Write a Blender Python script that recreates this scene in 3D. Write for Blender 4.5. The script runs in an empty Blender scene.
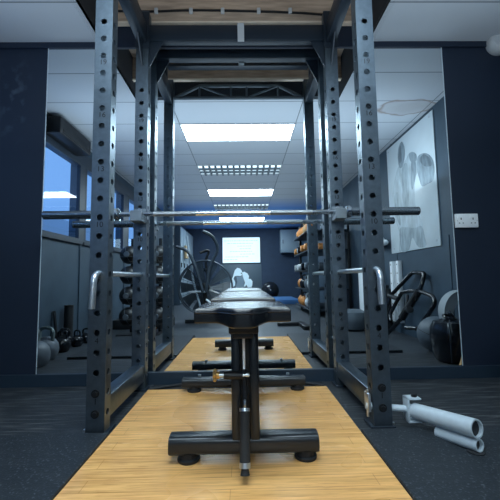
import bpy, bmesh, math, random
from mathutils import Vector, Matrix, Quaternion
random.seed(7)
PI = math.pi
sc = bpy.context.scene
COL = sc.collection

# ------------------------------------------------------------------ main measures (metres)
D = 2.122                  # plane of the wall mirror
XW0, XW1 = -1.87, 1.79     # side walls
YR = -6.30                 # rear wall (seen in the mirror)
ZC = 2.23                  # ceiling
XC, HW = -0.026, 0.600     # rack centre and half width
YF, YB = 1.444, 2.005      # front faces of front / rear uprights
TW, TD = 0.078, 0.060      # upright section
HP, HZ0 = 0.0826, 0.095    # hole pitch and first hole

# ------------------------------------------------------------------ materials
def new_mat(name):
    m = bpy.data.materials.new(name); m.use_nodes = True
    nt = m.node_tree
    return m, nt, nt.nodes['Principled BSDF']

def mat(name, col, rough=0.5, metal=0.0, var=0.0, scale=20.0, bump=0.0, coat=0.0, emit=None, es=0.0, stretch=None, spec=None):
    m, nt, b = new_mat(name)
    b.inputs['Base Color'].default_value = (*col, 1)
    b.inputs['Roughness'].default_value = rough
    b.inputs['Metallic'].default_value = metal
    if coat: b.inputs['Coat Weight'].default_value = coat; b.inputs['Coat Roughness'].default_value = 0.15
    if spec is not None: b.inputs['Specular IOR Level'].default_value = spec
    if emit:
        b.inputs['Emission Color'].default_value = (*emit, 1); b.inputs['Emission Strength'].default_value = es
    if var or bump:
        tc = nt.nodes.new('ShaderNodeTexCoord'); mp = nt.nodes.new('ShaderNodeMapping')
        nt.links.new(tc.outputs['Object'], mp.inputs['Vector'])
        if stretch: mp.inputs['Scale'].default_value = stretch
        n = nt.nodes.new('ShaderNodeTexNoise'); n.inputs['Scale'].default_value = scale; n.inputs['Detail'].default_value = 6
        nt.links.new(mp.outputs[0], n.inputs['Vector'])
        if var:
            r = nt.nodes.new('ShaderNodeValToRGB')
            r.color_ramp.elements[0].position = 0.3; r.color_ramp.elements[1].position = 0.7
            r.color_ramp.elements[0].color = (*[c*(1-var) for c in col], 1)
            r.color_ramp.elements[1].color = (*[min(1, c*(1+var)) for c in col], 1)
            nt.links.new(n.outputs['Fac'], r.inputs[0]); nt.links.new(r.outputs[0], b.inputs['Base Color'])
        if bump:
            bp = nt.nodes.new('ShaderNodeBump'); bp.inputs['Strength'].default_value = bump; bp.inputs['Distance'].default_value = 0.004
            nt.links.new(n.outputs['Fac'], bp.inputs['Height']); nt.links.new(bp.outputs[0], b.inputs['Normal'])
    return m

def mat_wood():
    m, nt, b = new_mat('bamboo_board'); N = nt.nodes.new; L = nt.links.new
    tc = N('ShaderNodeTexCoord')
    def noise(sx, sy, scale, det):
        mp = N('ShaderNodeMapping'); mp.inputs['Scale'].default_value = (sx, sy, 1)
        n = N('ShaderNodeTexNoise'); n.inputs['Scale'].default_value = scale; n.inputs['Detail'].default_value = det
        L(tc.outputs['Object'], mp.inputs[0]); L(mp.outputs[0], n.inputs['Vector']); return n
    n1 = noise(1.2, 30, 3.0, 5); n2 = noise(3, 90, 4.0, 3); n3 = noise(1, 1, 2.2, 3)
    r = N('ShaderNodeValToRGB'); e = r.color_ramp.elements
    e[0].position = 0.28; e[0].color = (0.64, 0.31, 0.09, 1)
    e[1].position = 0.62; e[1].color = (0.98, 0.55, 0.20, 1)
    L(n1.outputs['Fac'], r.inputs[0])
    r2 = N('ShaderNodeValToRGB'); e = r2.color_ramp.elements
    e[0].position = 0.33; e[0].color = (0.52, 0.38, 0.26, 1); e[1].position = 0.43; e[1].color = (1, 1, 1, 1)
    L(n2.outputs['Fac'], r2.inputs[0])
    mx = N('ShaderNodeMix'); mx.data_type = 'RGBA'; mx.blend_type = 'MULTIPLY'; mx.inputs[0].default_value = 0.6
    L(r.outputs[0], mx.inputs[6]); L(r2.outputs[0], mx.inputs[7])
    # strips of the board: thin seams across
    br = N('ShaderNodeTexBrick'); br.inputs['Scale'].default_value = 1.0
    br.inputs['Brick Width'].default_value = 0.9; br.inputs['Row Height'].default_value = 0.062
    br.inputs['Mortar Size'].default_value = 0.0012; br.inputs['Color1'].default_value = (1, 1, 1, 1)
    br.inputs['Color2'].default_value = (0.88, 0.86, 0.84, 1); br.inputs['Mortar'].default_value = (0.62, 0.5, 0.4, 1)
    L(tc.outputs['Object'], br.inputs['Vector'])
    m2 = N('ShaderNodeMix'); m2.data_type = 'RGBA'; m2.blend_type = 'MULTIPLY'; m2.inputs[0].default_value = 0.8
    L(mx.outputs[2], m2.inputs[6]); L(br.outputs[0], m2.inputs[7])
    r3 = N('ShaderNodeMapRange'); r3.inputs[3].default_value = 0.20; r3.inputs[4].default_value = 0.34
    L(n3.outputs['Fac'], r3.inputs[0]); L(r3.outputs[0], b.inputs['Roughness'])
    L(m2.outputs[2], b.inputs['Base Color'])
    return m

def mat_mat(name, col, speck, streak):
    m, nt, b = new_mat(name); N = nt.nodes.new; L = nt.links.new
    tc = N('ShaderNodeTexCoord')
    n = N('ShaderNodeTexNoise'); n.inputs['Scale'].default_value = 130; n.inputs['Detail'].default_value = 4
    L(tc.outputs['Object'], n.inputs['Vector'])
    r = N('ShaderNodeValToRGB'); e = r.color_ramp.elements
    e[0].position = 0.58; e[0].color = (*col, 1); e[1].position = 0.78; e[1].color = (*speck, 1)
    L(n.outputs['Fac'], r.inputs[0])
    mp = N('ShaderNodeMapping'); mp.inputs['Rotation'].default_value = (0, 0, 0.5); mp.inputs['Scale'].default_value = (2.2, 34, 1)
    L(tc.outputs['Object'], mp.inputs[0])
    n2 = N('ShaderNodeTexNoise'); n2.inputs['Scale'].default_value = 2.2; n2.inputs['Detail'].default_value = 8
    L(mp.outputs[0], n2.inputs['Vector'])
    r2 = N('ShaderNodeValToRGB'); e = r2.color_ramp.elements
    e[0].position = 0.50; e[0].color = (0, 0, 0, 1); e[1].position = 0.8; e[1].color = (streak,)*3 + (1,)
    L(n2.outputs['Fac'], r2.inputs[0])
    ad = N('ShaderNodeMix'); ad.data_type = 'RGBA'; ad.blend_type = 'ADD'; ad.inputs[0].default_value = 1
    L(r.outputs[0], ad.inputs[6]); L(r2.outputs[0], ad.inputs[7]); L(ad.outputs[2], b.inputs['Base Color'])
    b.inputs['Roughness'].default_value = 0.55
    bp = N('ShaderNodeBump'); bp.inputs['Strength'].default_value = 0.35; bp.inputs['Distance'].default_value = 0.003
    L(n.outputs['Fac'], bp.inputs['Height']); L(bp.outputs[0], b.inputs['Normal'])
    return m

def mat_ceiling():
    # pale lay-in tiles with thin dark joints, turning blue towards the rear, and one brown water stain
    m, nt, b = new_mat('ceiling_tile'); N = nt.nodes.new; L = nt.links.new
    tc = N('ShaderNodeTexCoord')
    mp = N('ShaderNodeMapping'); mp.inputs['Location'].default_value = (0.64, -0.53, 0)
    L(tc.outputs['Object'], mp.inputs[0])
    br = N('ShaderNodeTexBrick'); br.offset = 0.0; br.inputs['Scale'].default_value = 1
    br.inputs['Brick Width'].default_value = 1.19; br.inputs['Row Height'].default_value = 0.42
    br.inputs['Mortar Size'].default_value = 0.005; br.inputs['Color1'].default_value = (0.45, 0.49, 0.54, 1)
    br.inputs['Color2'].default_value = (0.42, 0.455, 0.505, 1); br.inputs['Mortar'].default_value = (0.16, 0.18, 0.20, 1)
    L(mp.outputs[0], br.inputs['Vector'])
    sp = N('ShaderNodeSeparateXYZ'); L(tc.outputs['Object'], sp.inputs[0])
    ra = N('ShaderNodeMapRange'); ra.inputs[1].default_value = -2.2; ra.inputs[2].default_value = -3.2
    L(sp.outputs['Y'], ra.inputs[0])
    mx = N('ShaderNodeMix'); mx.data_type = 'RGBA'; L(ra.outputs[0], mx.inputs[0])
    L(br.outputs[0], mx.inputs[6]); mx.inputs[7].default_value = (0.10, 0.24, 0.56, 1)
    # stain
    mp2 = N('ShaderNodeMapping'); mp2.inputs['Location'].default_value = (-1.56*3.0, -1.25*5.5, 0); mp2.inputs['Scale'].default_value = (3.0, 5.5, 0)
    L(tc.outputs['Object'], mp2.inputs[0])
    nz = N('ShaderNodeTexNoise'); nz.inputs['Scale'].default_value = 6; L(tc.outputs['Object'], nz.inputs['Vector'])
    vl = N('ShaderNodeVectorMath'); vl.operation = 'LENGTH'; L(mp2.outputs[0], vl.inputs[0])
    aa = N('ShaderNodeMath'); aa.operation = 'MULTIPLY_ADD'; aa.inputs[1].default_value = 0.7; L(nz.outputs['Fac'], aa.inputs[0]); L(vl.outputs['Value'], aa.inputs[2])
    dv = N('ShaderNodeMath'); dv.operation = 'MULTIPLY'; dv.inputs[1].default_value = 0.6; L(aa.outputs[0], dv.inputs[0])
    rs = N('ShaderNodeValToRGB'); e = rs.color_ramp.elements
    e[0].position = 0.40; e[0].color = (0.38, 0.38, 0.38, 1); e[1].position = 0.74; e[1].color = (0, 0, 0, 1)
    q = e.new(0.62); q.color = (0.25, 0.25, 0.25, 1); q = e.new(0.68); q.color = (0.9, 0.9, 0.9, 1)
    L(dv.outputs[0], rs.inputs[0])
    m2 = N('ShaderNodeMix'); m2.data_type = 'RGBA'; L(rs.outputs[0], m2.inputs[0]); L(mx.outputs[2], m2.inputs[6]); m2.inputs[7].default_value = (0.24, 0.19, 0.17, 1)
    L(m2.outputs[2], b.inputs['Base Color']); b.inputs['Roughness'].default_value = 0.9
    return m

def mat_navy():
    # dark navy wall paint with a few chalky rub marks
    m, nt, b = new_mat('navy_wall'); N = nt.nodes.new; L = nt.links.new
    tc = N('ShaderNodeTexCoord')
    mp = N('ShaderNodeMapping'); mp.inputs['Scale'].default_value = (7, 1, 2.6)
    mp.inputs['Location'].default_value = (1.50*7, 0, -1.86*2.6)
    L(tc.outputs['Object'], mp.inputs[0])
    cm = N('ShaderNodeSeparateXYZ'); L(mp.outputs[0], cm.inputs[0])
    cb = N('ShaderNodeCombineXYZ'); L(cm.outputs['X'], cb.inputs['X']); L(cm.outputs['Z'], cb.inputs['Z'])
    vl = N('ShaderNodeVectorMath'); vl.operation = 'LENGTH'; L(cb.outputs[0], vl.inputs[0])
    ra = N('ShaderNodeMapRange'); ra.inputs[1].default_value = 1.0; ra.inputs[2].default_value = 0.0; L(vl.outputs['Value'], ra.inputs[0])
    n = N('ShaderNodeTexNoise'); n.inputs['Scale'].default_value = 14; n.inputs['Detail'].default_value = 8; L(tc.outputs['Object'], n.inputs['Vector'])
    r = N('ShaderNodeMapRange'); r.inputs[1].default_value = 0.52; r.inputs[2].default_value = 0.72; L(n.outputs['Fac'], r.inputs[0])
    mu = N('ShaderNodeMath'); mu.operation = 'MULTIPLY'; L(ra.outputs[0], mu.inputs[0]); L(r.outputs[0], mu.inputs[1])
    mx = N('ShaderNodeMix'); mx.data_type = 'RGBA'; L(mu.outputs[0], mx.inputs[0])
    mx.inputs[6].default_value = (0.0065, 0.0150, 0.034, 1); mx.inputs[7].default_value = (0.06, 0.085, 0.12, 1)
    L(mx.outputs[2], b.inputs['Base Color']); b.inputs['Roughness'].default_value = 0.6
    return m

M = dict(
    navy=mat_navy(),
    base=mat('baseboard_paint', (0.013, 0.028, 0.048), 0.5),
    greywall=mat('grey_blue_wall', (0.044, 0.074, 0.106), 0.55, var=0.12, scale=5),
    farwall=mat('dark_far_wall', (0.030, 0.052, 0.095), 0.7, var=0.1, scale=6),
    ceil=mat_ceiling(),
    recess=mat('recess_dark', (0.035, 0.04, 0.05), 0.9),
    board=mat('recess_board', (0.58, 0.46, 0.37), 0.85, var=0.2, scale=5),
    joist=mat('joist_wood', (0.44, 0.33, 0.25), 0.8, var=0.25, scale=6, stretch=(1, 8, 8)),
    joistlit=mat('joist_lit_underside', (0.80, 0.68, 0.55), 0.7, var=0.12, scale=8),  # paler wood colour stands in for light on the joist undersides
    floor=mat_mat('rubber_floor', (0.030, 0.038, 0.048), (0.14, 0.17, 0.20), 0.05),
    mat_a=mat_mat('speckled_rubber', (0.012, 0.017, 0.023), (0.11, 0.13, 0.15), 0.012),
    mat_b=mat_mat('scuffed_rubber', (0.013, 0.018, 0.024), (0.04, 0.05, 0.06), 0.12),
    wood=mat_wood(),
    steel=mat('rack_powder_coat', (0.150, 0.190, 0.230), 0.42, metal=1.0, var=0.1, scale=40),
    steel_d=mat('rack_powder_dark', (0.018, 0.028, 0.042), 0.42, metal=0.2),
    mark=mat('black_print', (0.006, 0.008, 0.01), 0.6),
    zinc=mat('zinc_steel', (0.62, 0.66, 0.70), 0.28, metal=0.9, var=0.08, scale=60),
    chrome=mat('bar_steel', (0.66, 0.70, 0.74), 0.18, metal=1.0),
    sleeve=mat('bar_sleeve', (0.34, 0.38, 0.41), 0.26, metal=1.0),
    galv=mat('pale_grey_paint', (0.52, 0.60, 0.66), 0.38, metal=0.1, var=0.06, scale=30),
    galvd=mat('hook_steel', (0.30, 0.35, 0.39), 0.35, metal=0.5),
    black=mat('black_plastic', (0.005, 0.006, 0.008), 0.45),
    blackg=mat('black_gloss', (0.010, 0.012, 0.016), 0.16),
    rubber=mat('black_rubber', (0.012, 0.014, 0.017), 0.75),
    vinyl=mat('black_vinyl', (0.006, 0.007, 0.009), 0.26, bump=0.06, scale=160, spec=0.9),
    frame=mat('bench_frame_paint', (0.014, 0.019, 0.025), 0.28, metal=0.2),
    grip=mat('foam_grip', (0.016, 0.018, 0.020), 0.7, bump=0.3, scale=200),
    brass=mat('brass_knob', (0.70, 0.42, 0.14), 0.35, metal=0.7),
    white=mat('white_plastic', (0.90, 0.93, 0.95), 0.35),
    cream=mat('off_white_housing', (0.50, 0.52, 0.54), 0.5),
    tube=mat('light_diffuser', (1, 1, 1), 0.5, emit=(0.74, 0.91, 1.0), es=15.0),
    louvre=mat('louvre_glow', (1, 1, 1), 0.5, emit=(0.74, 0.91, 1.0), es=0.8),  # weak emission keeps the louvre diffusers faintly bright
    alu=mat('light_frame', (0.55, 0.58, 0.60), 0.4, metal=0.3),
    louv=mat('louvre_blade', (0.10, 0.13, 0.16), 0.35, metal=0.5),
    winframe=mat('window_frame_paint', (0.022, 0.032, 0.048), 0.4),
    grey_kb=mat('grey_kettlebell', (0.11, 0.13, 0.155), 0.5, var=0.15, scale=15),
    handle_kb=mat('grey_handle', (0.16, 0.20, 0.20), 0.4, metal=0.4),
    orange=mat('orange_rubber', (0.62, 0.24, 0.06), 0.5),
    tan=mat('tan_leather', (0.42, 0.26, 0.12), 0.6),
    greyball=mat('grey_ball', (0.09, 0.115, 0.14), 0.5, var=0.12, scale=10),
    fabric=mat('grey_fabric', (0.34, 0.38, 0.41), 0.8, bump=0.4, scale=90),
    silverbag=mat('glossy_black_leather', (0.010, 0.013, 0.018), 0.13, bump=0.5, scale=9),
    posterw=mat('poster_white', (0.70, 0.78, 0.82), 0.3, var=0.08, scale=2.5),
    pf1=mat('poster_mid_grey', (0.26, 0.32, 0.36), 0.4, var=0.35, scale=7, stretch=(1, 2.5, 1)),
    pf2=mat('poster_dark_grey', (0.14, 0.18, 0.21), 0.4, var=0.4, scale=9, stretch=(1, 2.5, 1)),
    pf3=mat('poster_light_grey', (0.48, 0.56, 0.60), 0.4, var=0.22, scale=6, stretch=(1, 2.5, 1)),
    pf4=mat('poster_soft_grey', (0.34, 0.41, 0.45), 0.4, var=0.3, scale=7, stretch=(1, 3, 1)),
    whiteboard=mat('glowing_whiteboard', (0.8, 0.9, 0.95), 0.4, emit=(0.70, 0.92, 1.0), es=0.42),  # whiteboard, no lamp: emission stands in for the light it reflects
    ink=mat('whiteboard_grey_text', (0.3, 0.38, 0.42), 0.5, emit=(0.45, 0.6, 0.66), es=0.30),  # the writing emits too, along with the board
    panel=mat('dark_grey_panel', (0.085, 0.12, 0.15), 0.5),
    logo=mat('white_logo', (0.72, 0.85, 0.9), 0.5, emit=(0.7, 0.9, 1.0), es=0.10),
    logog=mat('grey_logo', (0.22, 0.30, 0.36), 0.5),
    locker=mat('pale_locker', (0.34, 0.42, 0.48), 0.4, metal=0.1),
    bluemat=mat('blue_vinyl', (0.06, 0.16, 0.36), 0.4),
    clockw=mat('light_wood', (0.62, 0.42, 0.22), 0.6, var=0.2, scale=20),
    stick=mat('broom_wood', (0.60, 0.36, 0.16), 0.5, var=0.15, scale=20),
    cagegrey=mat('fan_cage_grey', (0.06, 0.08, 0.10), 0.4, metal=0.4),
)
# mirror and glass
m, nt, b = new_mat('mirror_silver'); b.inputs['Base Color'].default_value = (0.86, 0.92, 0.95, 1); b.inputs['Metallic'].default_value = 1; b.inputs['Roughness'].default_value = 0.0
M['mirror'] = m
m, nt, b = new_mat('window_glass')
gl = nt.nodes.new('ShaderNodeBsdfGlossy'); gl.inputs['Roughness'].default_value = 0.02; gl.inputs['Color'].default_value = (0.9, 0.95, 1, 1)
tr = nt.nodes.new('ShaderNodeBsdfTransparent'); tr.inputs['Color'].default_value = (0.8, 0.9, 1, 1)
mx = nt.nodes.new('ShaderNodeMixShader'); fr = nt.nodes.new('ShaderNodeFresnel'); fr.inputs[0].default_value = 1.7
nt.links.new(fr.outputs[0], mx.inputs[0]); nt.links.new(tr.outputs[0], mx.inputs[1]); nt.links.new(gl.outputs[0], mx.inputs[2])
nt.links.new(mx.outputs[0], nt.nodes['Material Output'].inputs[0]); M['glass'] = m
# perspex look of the fan guard
m, nt, b = new_mat('fan_blade_grey'); b.inputs['Base Color'].default_value = (0.06, 0.08, 0.10, 1); b.inputs['Roughness'].default_value = 0.4; M['fan'] = m

# ------------------------------------------------------------------ mesh building
class MB:
    def __init__(s): s.bm = bmesh.new()
    def _merge(s, b, mtx=None):
        if mtx is not None: b.transform(mtx)
        t = bpy.data.meshes.new('t'); b.to_mesh(t); b.free(); s.bm.from_mesh(t); bpy.data.meshes.remove(t)
        return s
    def box(s, x0, x1, y0, y1, z0, z1, bev=0.0, seg=2, rot=None):
        b = bmesh.new(); bmesh.ops.create_cube(b, size=1)
        c = Vector(((x0+x1)/2, (y0+y1)/2, (z0+z1)/2))
        for v in b.verts: v.co = Vector((v.co.x*(x1-x0), v.co.y*(y1-y0), v.co.z*(z1-z0)))
        if bev: bmesh.ops.bevel(b, geom=b.edges[:], offset=bev, segments=seg, profile=0.5, affect='EDGES')
        if rot is not None: b.transform(rot.to_4x4() if not isinstance(rot, Matrix) else rot)
        b.transform(Matrix.Translation(c)); return s._merge(b)
    def cyl(s, p0, p1, r0, r1=None, seg=20, cap=True):
        p0, p1 = Vector(p0), Vector(p1); r1 = r0 if r1 is None else r1
        b = bmesh.new(); d = p1-p0
        bmesh.ops.create_cone(b, cap_ends=cap, segments=seg, radius1=r0, radius2=r1, depth=d.length)
        q = Vector((0, 0, 1)).rotation_difference(d.normalized())
        b.transform(Matrix.Translation((p0+p1)/2) @ q.to_matrix().to_4x4()); return s._merge(b)
    def sphere(s, c, r, sc_=(1, 1, 1), seg=24, rings=14):
        b = bmesh.new(); bmesh.ops.create_uvsphere(b, u_segments=seg, v_segments=rings, radius=r)
        b.transform(Matrix.Translation(c) @ Matrix.Diagonal((*sc_, 1))); return s._merge(b)
    def tube(s, pts, r, seg=12, closed=False, cap=True, radii=None):
        P = [Vector(p) for p in pts]; n = len(P); b = bmesh.new(); rings = []
        t0 = None; nrm = None
        for i in range(n):
            a = P[(i-1) % n] if (closed or i > 0) else P[i]; c = P[(i+1) % n] if (closed or i < n-1) else P[i]
            t = (c-a).normalized()
            if nrm is None:
                up = Vector((0, 0, 1)) if abs(t.z) < 0.9 else Vector((1, 0, 0)); nrm = t.cross(up).normalized()
            else:
                q = t0.rotation_difference(t); nrm = (q @ nrm); nrm = (nrm - t*nrm.dot(t)).normalized()
            t0 = t; bi = t.cross(nrm); rr = radii[i] if radii else r
            rings.append([b.verts.new(P[i] + (nrm*math.cos(2*PI*k/seg) + bi*math.sin(2*PI*k/seg))*rr) for k in range(seg)])
        for i in range(n if closed else n-1):
            A, B = rings[i], rings[(i+1) % n]
            for k in range(seg): b.faces.new((A[k], A[(k+1) % seg], B[(k+1) % seg], B[k]))
        if cap and not closed: b.faces.new(rings[0][::-1]); b.faces.new(rings[-1])
        bmesh.ops.recalc_face_normals(b, faces=b.faces[:]); return s._merge(b)
    def pipe(s, p0, p1, ro, ri, seg=32):
        p0, p1 = Vector(p0), Vector(p1); d = p1-p0; L = d.length; b = bmesh.new()
        prof = [(ri, 0), (ro, 0), (ro, L), (ri, L)]; R = []
        for k in range(seg):
            a = 2*PI*k/seg; R.append([b.verts.new((r*math.cos(a), r*math.sin(a), z)) for r, z in prof])
        for k in range(seg):
            A, B = R[k], R[(k+1) % seg]
            for j in range(4): b.faces.new((A[j], B[j], B[(j+1) % 4], A[(j+1) % 4]))
        bmesh.ops.recalc_face_normals(b, faces=b.faces[:])
        q = Vector((0, 0, 1)).rotation_difference(d.normalized())
        return s._merge(b, Matrix.Translation(p0) @ q.to_matrix().to_4x4())
    def lathe(s, c, prof, seg=28, axis=None):
        b = bmesh.new(); R = []
        for r, z in prof: R.append([b.verts.new((max(r, 1e-4)*math.cos(2*PI*k/seg), max(r, 1e-4)*math.sin(2*PI*k/seg), z)) for k in range(seg)])
        for i in range(len(R)-1):
            for k in range(seg): b.faces.new((R[i][k], R[i][(k+1) % seg], R[i+1][(k+1) % seg], R[i+1][k]))
        b.faces.new(R[0][::-1]); b.faces.new(R[-1])
        bmesh.ops.recalc_face_normals(b, faces=b.faces[:])
        mt = Matrix.Translation(c)
        if axis is not None: mt = mt @ Vector((0, 0, 1)).rotation_difference(Vector(axis).normalized()).to_matrix().to_4x4()
        return s._merge(b, mt)
    def prism(s, pts, vec):
        b = bmesh.new(); vec = Vector(vec)
        A = [b.verts.new(Vector(p)) for p in pts]; B = [b.verts.new(Vector(p)+vec) for p in pts]
        n = len(pts); b.faces.new(A); b.faces.new(B[::-1])
        for k in range(n): b.faces.new((A[k], B[k], B[(k+1) % n], A[(k+1) % n]))
        bmesh.ops.recalc_face_normals(b, faces=b.faces[:]); return s._merge(b)
    def torus(s, c, R, r, axis=(0, 1, 0), seg=40, rs=10, arc=2*PI):
        q = Vector((0, 0, 1)).rotation_difference(Vector(axis).normalized()); n = seg
        full = arc >= 2*PI-1e-6
        pts = [Vector(c) + q @ Vector((R*math.cos(arc*k/n), R*math.sin(arc*k/n), 0)) for k in range(n if full else n+1)]
        return s.tube(pts, r, rs, closed=full)
    def build(s, name, mtl, parent=None, smooth=True, angle=35):
        me = bpy.data.meshes.new(name)
        if parent is not None: s.bm.transform(Matrix.Translation(-wloc(parent)))
        s.bm.to_mesh(me); s.bm.free()
        me.materials.append(M[mtl] if isinstance(mtl, str) else mtl)
        if smooth:
            for p in me.polygons: p.use_smooth = True
            try: me.set_sharp_from_angle(angle=math.radians(angle))
            except Exception: pass
        o = bpy.data.objects.new(name, me); COL.objects.link(o)
        if parent is not None: o.parent = parent
        return o

def wloc(o):
    v = Vector(o.location)
    while o.parent: o = o.parent; v += Vector(o.location)
    return v
def tag(o, label, cat, group=None):
    o['label'] = label; o['category'] = cat
    if group: o['group'] = group
    return o
def thing(name, label, cat, loc, group=None):
    o = bpy.data.objects.new(name, None); COL.objects.link(o); o.location = loc
    o.empty_display_size = 0.05
    return tag(o, label, cat, group)
def struct(mb, name, mtl, label=None, smooth=False):
    o = mb.build(name, mtl, None, smooth); o['kind'] = 'structure'
    if label: o['label'] = label
    return o
def copy_tree(o, parent=None):
    c = o.copy(); COL.objects.link(c)
    if parent is not None: c.parent = parent
    for ch in list(o.children): copy_tree(ch, c)
    return c
def smooth_path(pts, n=6):
    # Catmull-Rom
    P = [Vector(p) for p in pts]; P = [2*P[0]-P[1]] + P + [2*P[-1]-P[-2]]; out = []
    for i in range(1, len(P)-2):
        for k in range(n):
            t = k/n; a, b, c, d = P[i-1], P[i], P[i+1], P[i+2]
            out.append(0.5*((2*b) + (c-a)*t + (2*a-5*b+4*c-d)*t*t + (3*b-a-3*c+d)*t**3))
    out.append(P[-2]); return out
def fillet(pts, r, n=6):
    P = [Vector(p) for p in pts]; out = [P[0]]
    for i in range(1, len(P)-1):
        a, b, c = P[i-1], P[i], P[i+1]
        d1 = (a-b); d2 = (c-b); k = min(r, d1.length*0.48, d2.length*0.48)
        s, e = b+d1.normalized()*k, b+d2.normalized()*k
        for j in range(n+1):
            t = j/n; out.append(s*(1-t)**2 + b*2*t*(1-t) + e*t*t)
    out.append(P[-1]); return out

def text_mesh(txt, size):
    cu = bpy.data.curves.new('txt', 'FONT'); cu.body = txt; cu.size = size; cu.align_x = 'CENTER'; cu.align_y = 'CENTER'
    o = bpy.data.objects.new('txt', cu); COL.objects.link(o)
    dg = bpy.context.evaluated_depsgraph_get(); me = bpy.data.meshes.new_from_object(o.evaluated_get(dg))
    bpy.data.objects.remove(o); bpy.data.curves.remove(cu)
    return me

# ------------------------------------------------------------------ the room shell
RX0, RX1, RY0 = -0.935, 0.865, 1.40        # opening in the ceiling above the rack
RZ = 2.56
struct(MB().box(XW0-0.15, XW1+0.15, YR-0.15, D+0.15, -0.1, 0.0), 'floor', 'floor')
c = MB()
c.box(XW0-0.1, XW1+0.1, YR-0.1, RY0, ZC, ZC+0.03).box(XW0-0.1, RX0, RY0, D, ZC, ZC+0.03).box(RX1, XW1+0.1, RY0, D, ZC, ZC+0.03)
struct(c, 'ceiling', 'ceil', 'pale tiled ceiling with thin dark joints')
c = MB()
c.box(RX0-0.03, RX0, RY0-0.03, D, ZC, RZ).box(RX1, RX1+0.03, RY0-0.03, D, ZC, RZ).box(RX0, RX1, RY0-0.03, RY0, ZC, RZ)
struct(c, 'trim_1', 'recess', 'dark edge of the ceiling opening above the rack')
struct(MB().box(RX0-0.03, RX1+0.03, RY0-0.03, D+0.02, RZ, RZ+0.03), 'ceiling_recess', 'board', 'bare boards inside the ceiling opening')
struct(MB().box(XW0-0.1, XW1+0.1, D+0.006, D+0.1, 0, RZ), 'wall_front', 'navy', 'dark navy wall that carries the mirror')
struct(MB().box(XW0-0.1, XW1+0.1, YR-0.1, YR, 0, ZC), 'wall_rear', 'farwall')
struct(MB().box(XW1, XW1+0.1, YR, D+0.006, 0, ZC).box(XW1-0.006, XW1, 0.36, 0.39, 0, ZC).box(XW1-0.006, XW1, 1.36, 1.39, 0, 1.0), 'wall_right', 'greywall')
# left wall with three window openings
WZ0, WZ1 = 1.09, 2.00
wins = [(0.45, 1.95), (-0.92, 0.35), (-2.55, -1.10)]
w = MB(); w.box(XW0-0.12, XW0, YR, D+0.006, 0, WZ0).box(XW0-0.12, XW0, YR, D+0.006, WZ1, ZC)
ys = [YR, -2.55, -1.10, -0.92, 0.35, 0.45, 1.95, D+0.006]
for a, b_ in zip(ys[0::2], ys[1::2]): w.box(XW0-0.12, XW0, a, b_, WZ0, WZ1)
for y in (0.42, -0.98): w.box(XW0, XW0+0.012, y-0.02, y+0.02, 0, WZ0)
struct(w, 'wall_left', 'greywall')
struct(MB().box(XW0, XW0+0.014, -2.65, D, WZ1, WZ1+0.13).box(XW0, XW0+0.01, 0.35, 0.45, WZ0, WZ1).box(XW0, XW0+0.01, -1.10, -0.92, WZ0, WZ1), 'trim_3', 'winframe', 'dark band framing the left windows')
for i, (a, b_) in enumerate(wins):
    e = bpy.data.objects.new('window_%d' % (i+1), None); COL.objects.link(e); e.location = (XW0, (a+b_)/2, WZ0); e['kind'] = 'structure'
    f = MB(); t = 0.032
    f.box(XW0-0.03, XW0+0.012, a, b_, WZ0, WZ0+t).box(XW0-0.03, XW0+0.012, a, b_, WZ1-t, WZ1)
    f.box(XW0-0.03, XW0+0.012, a, a+t, WZ0+t, WZ1-t).box(XW0-0.03, XW0+0.012, b_-t, b_, WZ0+t, WZ1-t)
    f.build('window_frame', 'winframe', e, False)
    pb = bmesh.new(); pb.faces.new([pb.verts.new(p) for p in ((XW0-0.008, a+t, WZ0+t), (XW0-0.008, b_-t, WZ0+t), (XW0-0.008, b_-t, WZ1-t), (XW0-0.008, a+t, WZ1-t))])
    q = MB(); q._merge(pb); q.build('window_pane', 'glass', e, False)
    MB().box(XW0, XW0+0.03, a-0.03, b_+0.03, WZ0-0.03, WZ0).build('window_sill', 'winframe', e, False)
struct(MB().box(XW0, XW1, D-0.016, D+0.006, 0, 0.080, 0.002), 'baseboard_front', 'base', 'dark blue-grey baseboard under the mirror')
struct(MB().box(XW0, XW1, D-0.01, D+0.006, 2.192, ZC), 'trim_2', 'navy', 'dark strip between mirror and ceiling')

struct(MB().box(-6.2, -6.0, -9.0, 6.0, -0.5, 2.7).box(-6.2, -6.0, -4.0, -0.5, 2.7, 3.1), 'wall_outside', 'cream', 'pale building outside the windows')

# wooden joists above the ceiling opening
def joist(y0, y1, z0, z1, label):
    t = thing('ceiling_joist', label, 'joist', ((RX0+RX1)/2, (y0+y1)/2, z0), 'bare joists above the rack')
    MB().box(RX0, RX1, y0, y1, z0+0.012, z1).build('beam', 'joist', t, False)
    MB().box(RX0, RX1, y0-0.002, y1+0.002, z0, z0+0.012).build('lit_underside', 'joistlit', t, False)  # thin strip coloured pale, as if lit from below
    return t
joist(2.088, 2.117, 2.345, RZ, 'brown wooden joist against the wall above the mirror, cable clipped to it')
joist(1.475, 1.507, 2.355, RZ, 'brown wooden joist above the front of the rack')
cb = thing('electric_cable', 'thin dark cable clipped along the joist above the mirror', 'cable', (-0.3, 2.08, 2.42))
MB().tube(smooth_path([(-0.9, 2.080, 2.425), (-0.6, 2.080, 2.42), (-0.3, 2.080, 2.428), (0.1, 2.080, 2.42), (0.40, 2.080, 2.408), (0.56, 2.080, 2.395)]), 0.007, 8).build('cord', 'black', cb)
for x in (-0.56, -0.33, -0.12, 0.12, 0.33): MB().box(x-0.012, x+0.012, 2.070, 2.088, 2.405, 2.44, 0.003).build('clip', 'cream', cb)

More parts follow.
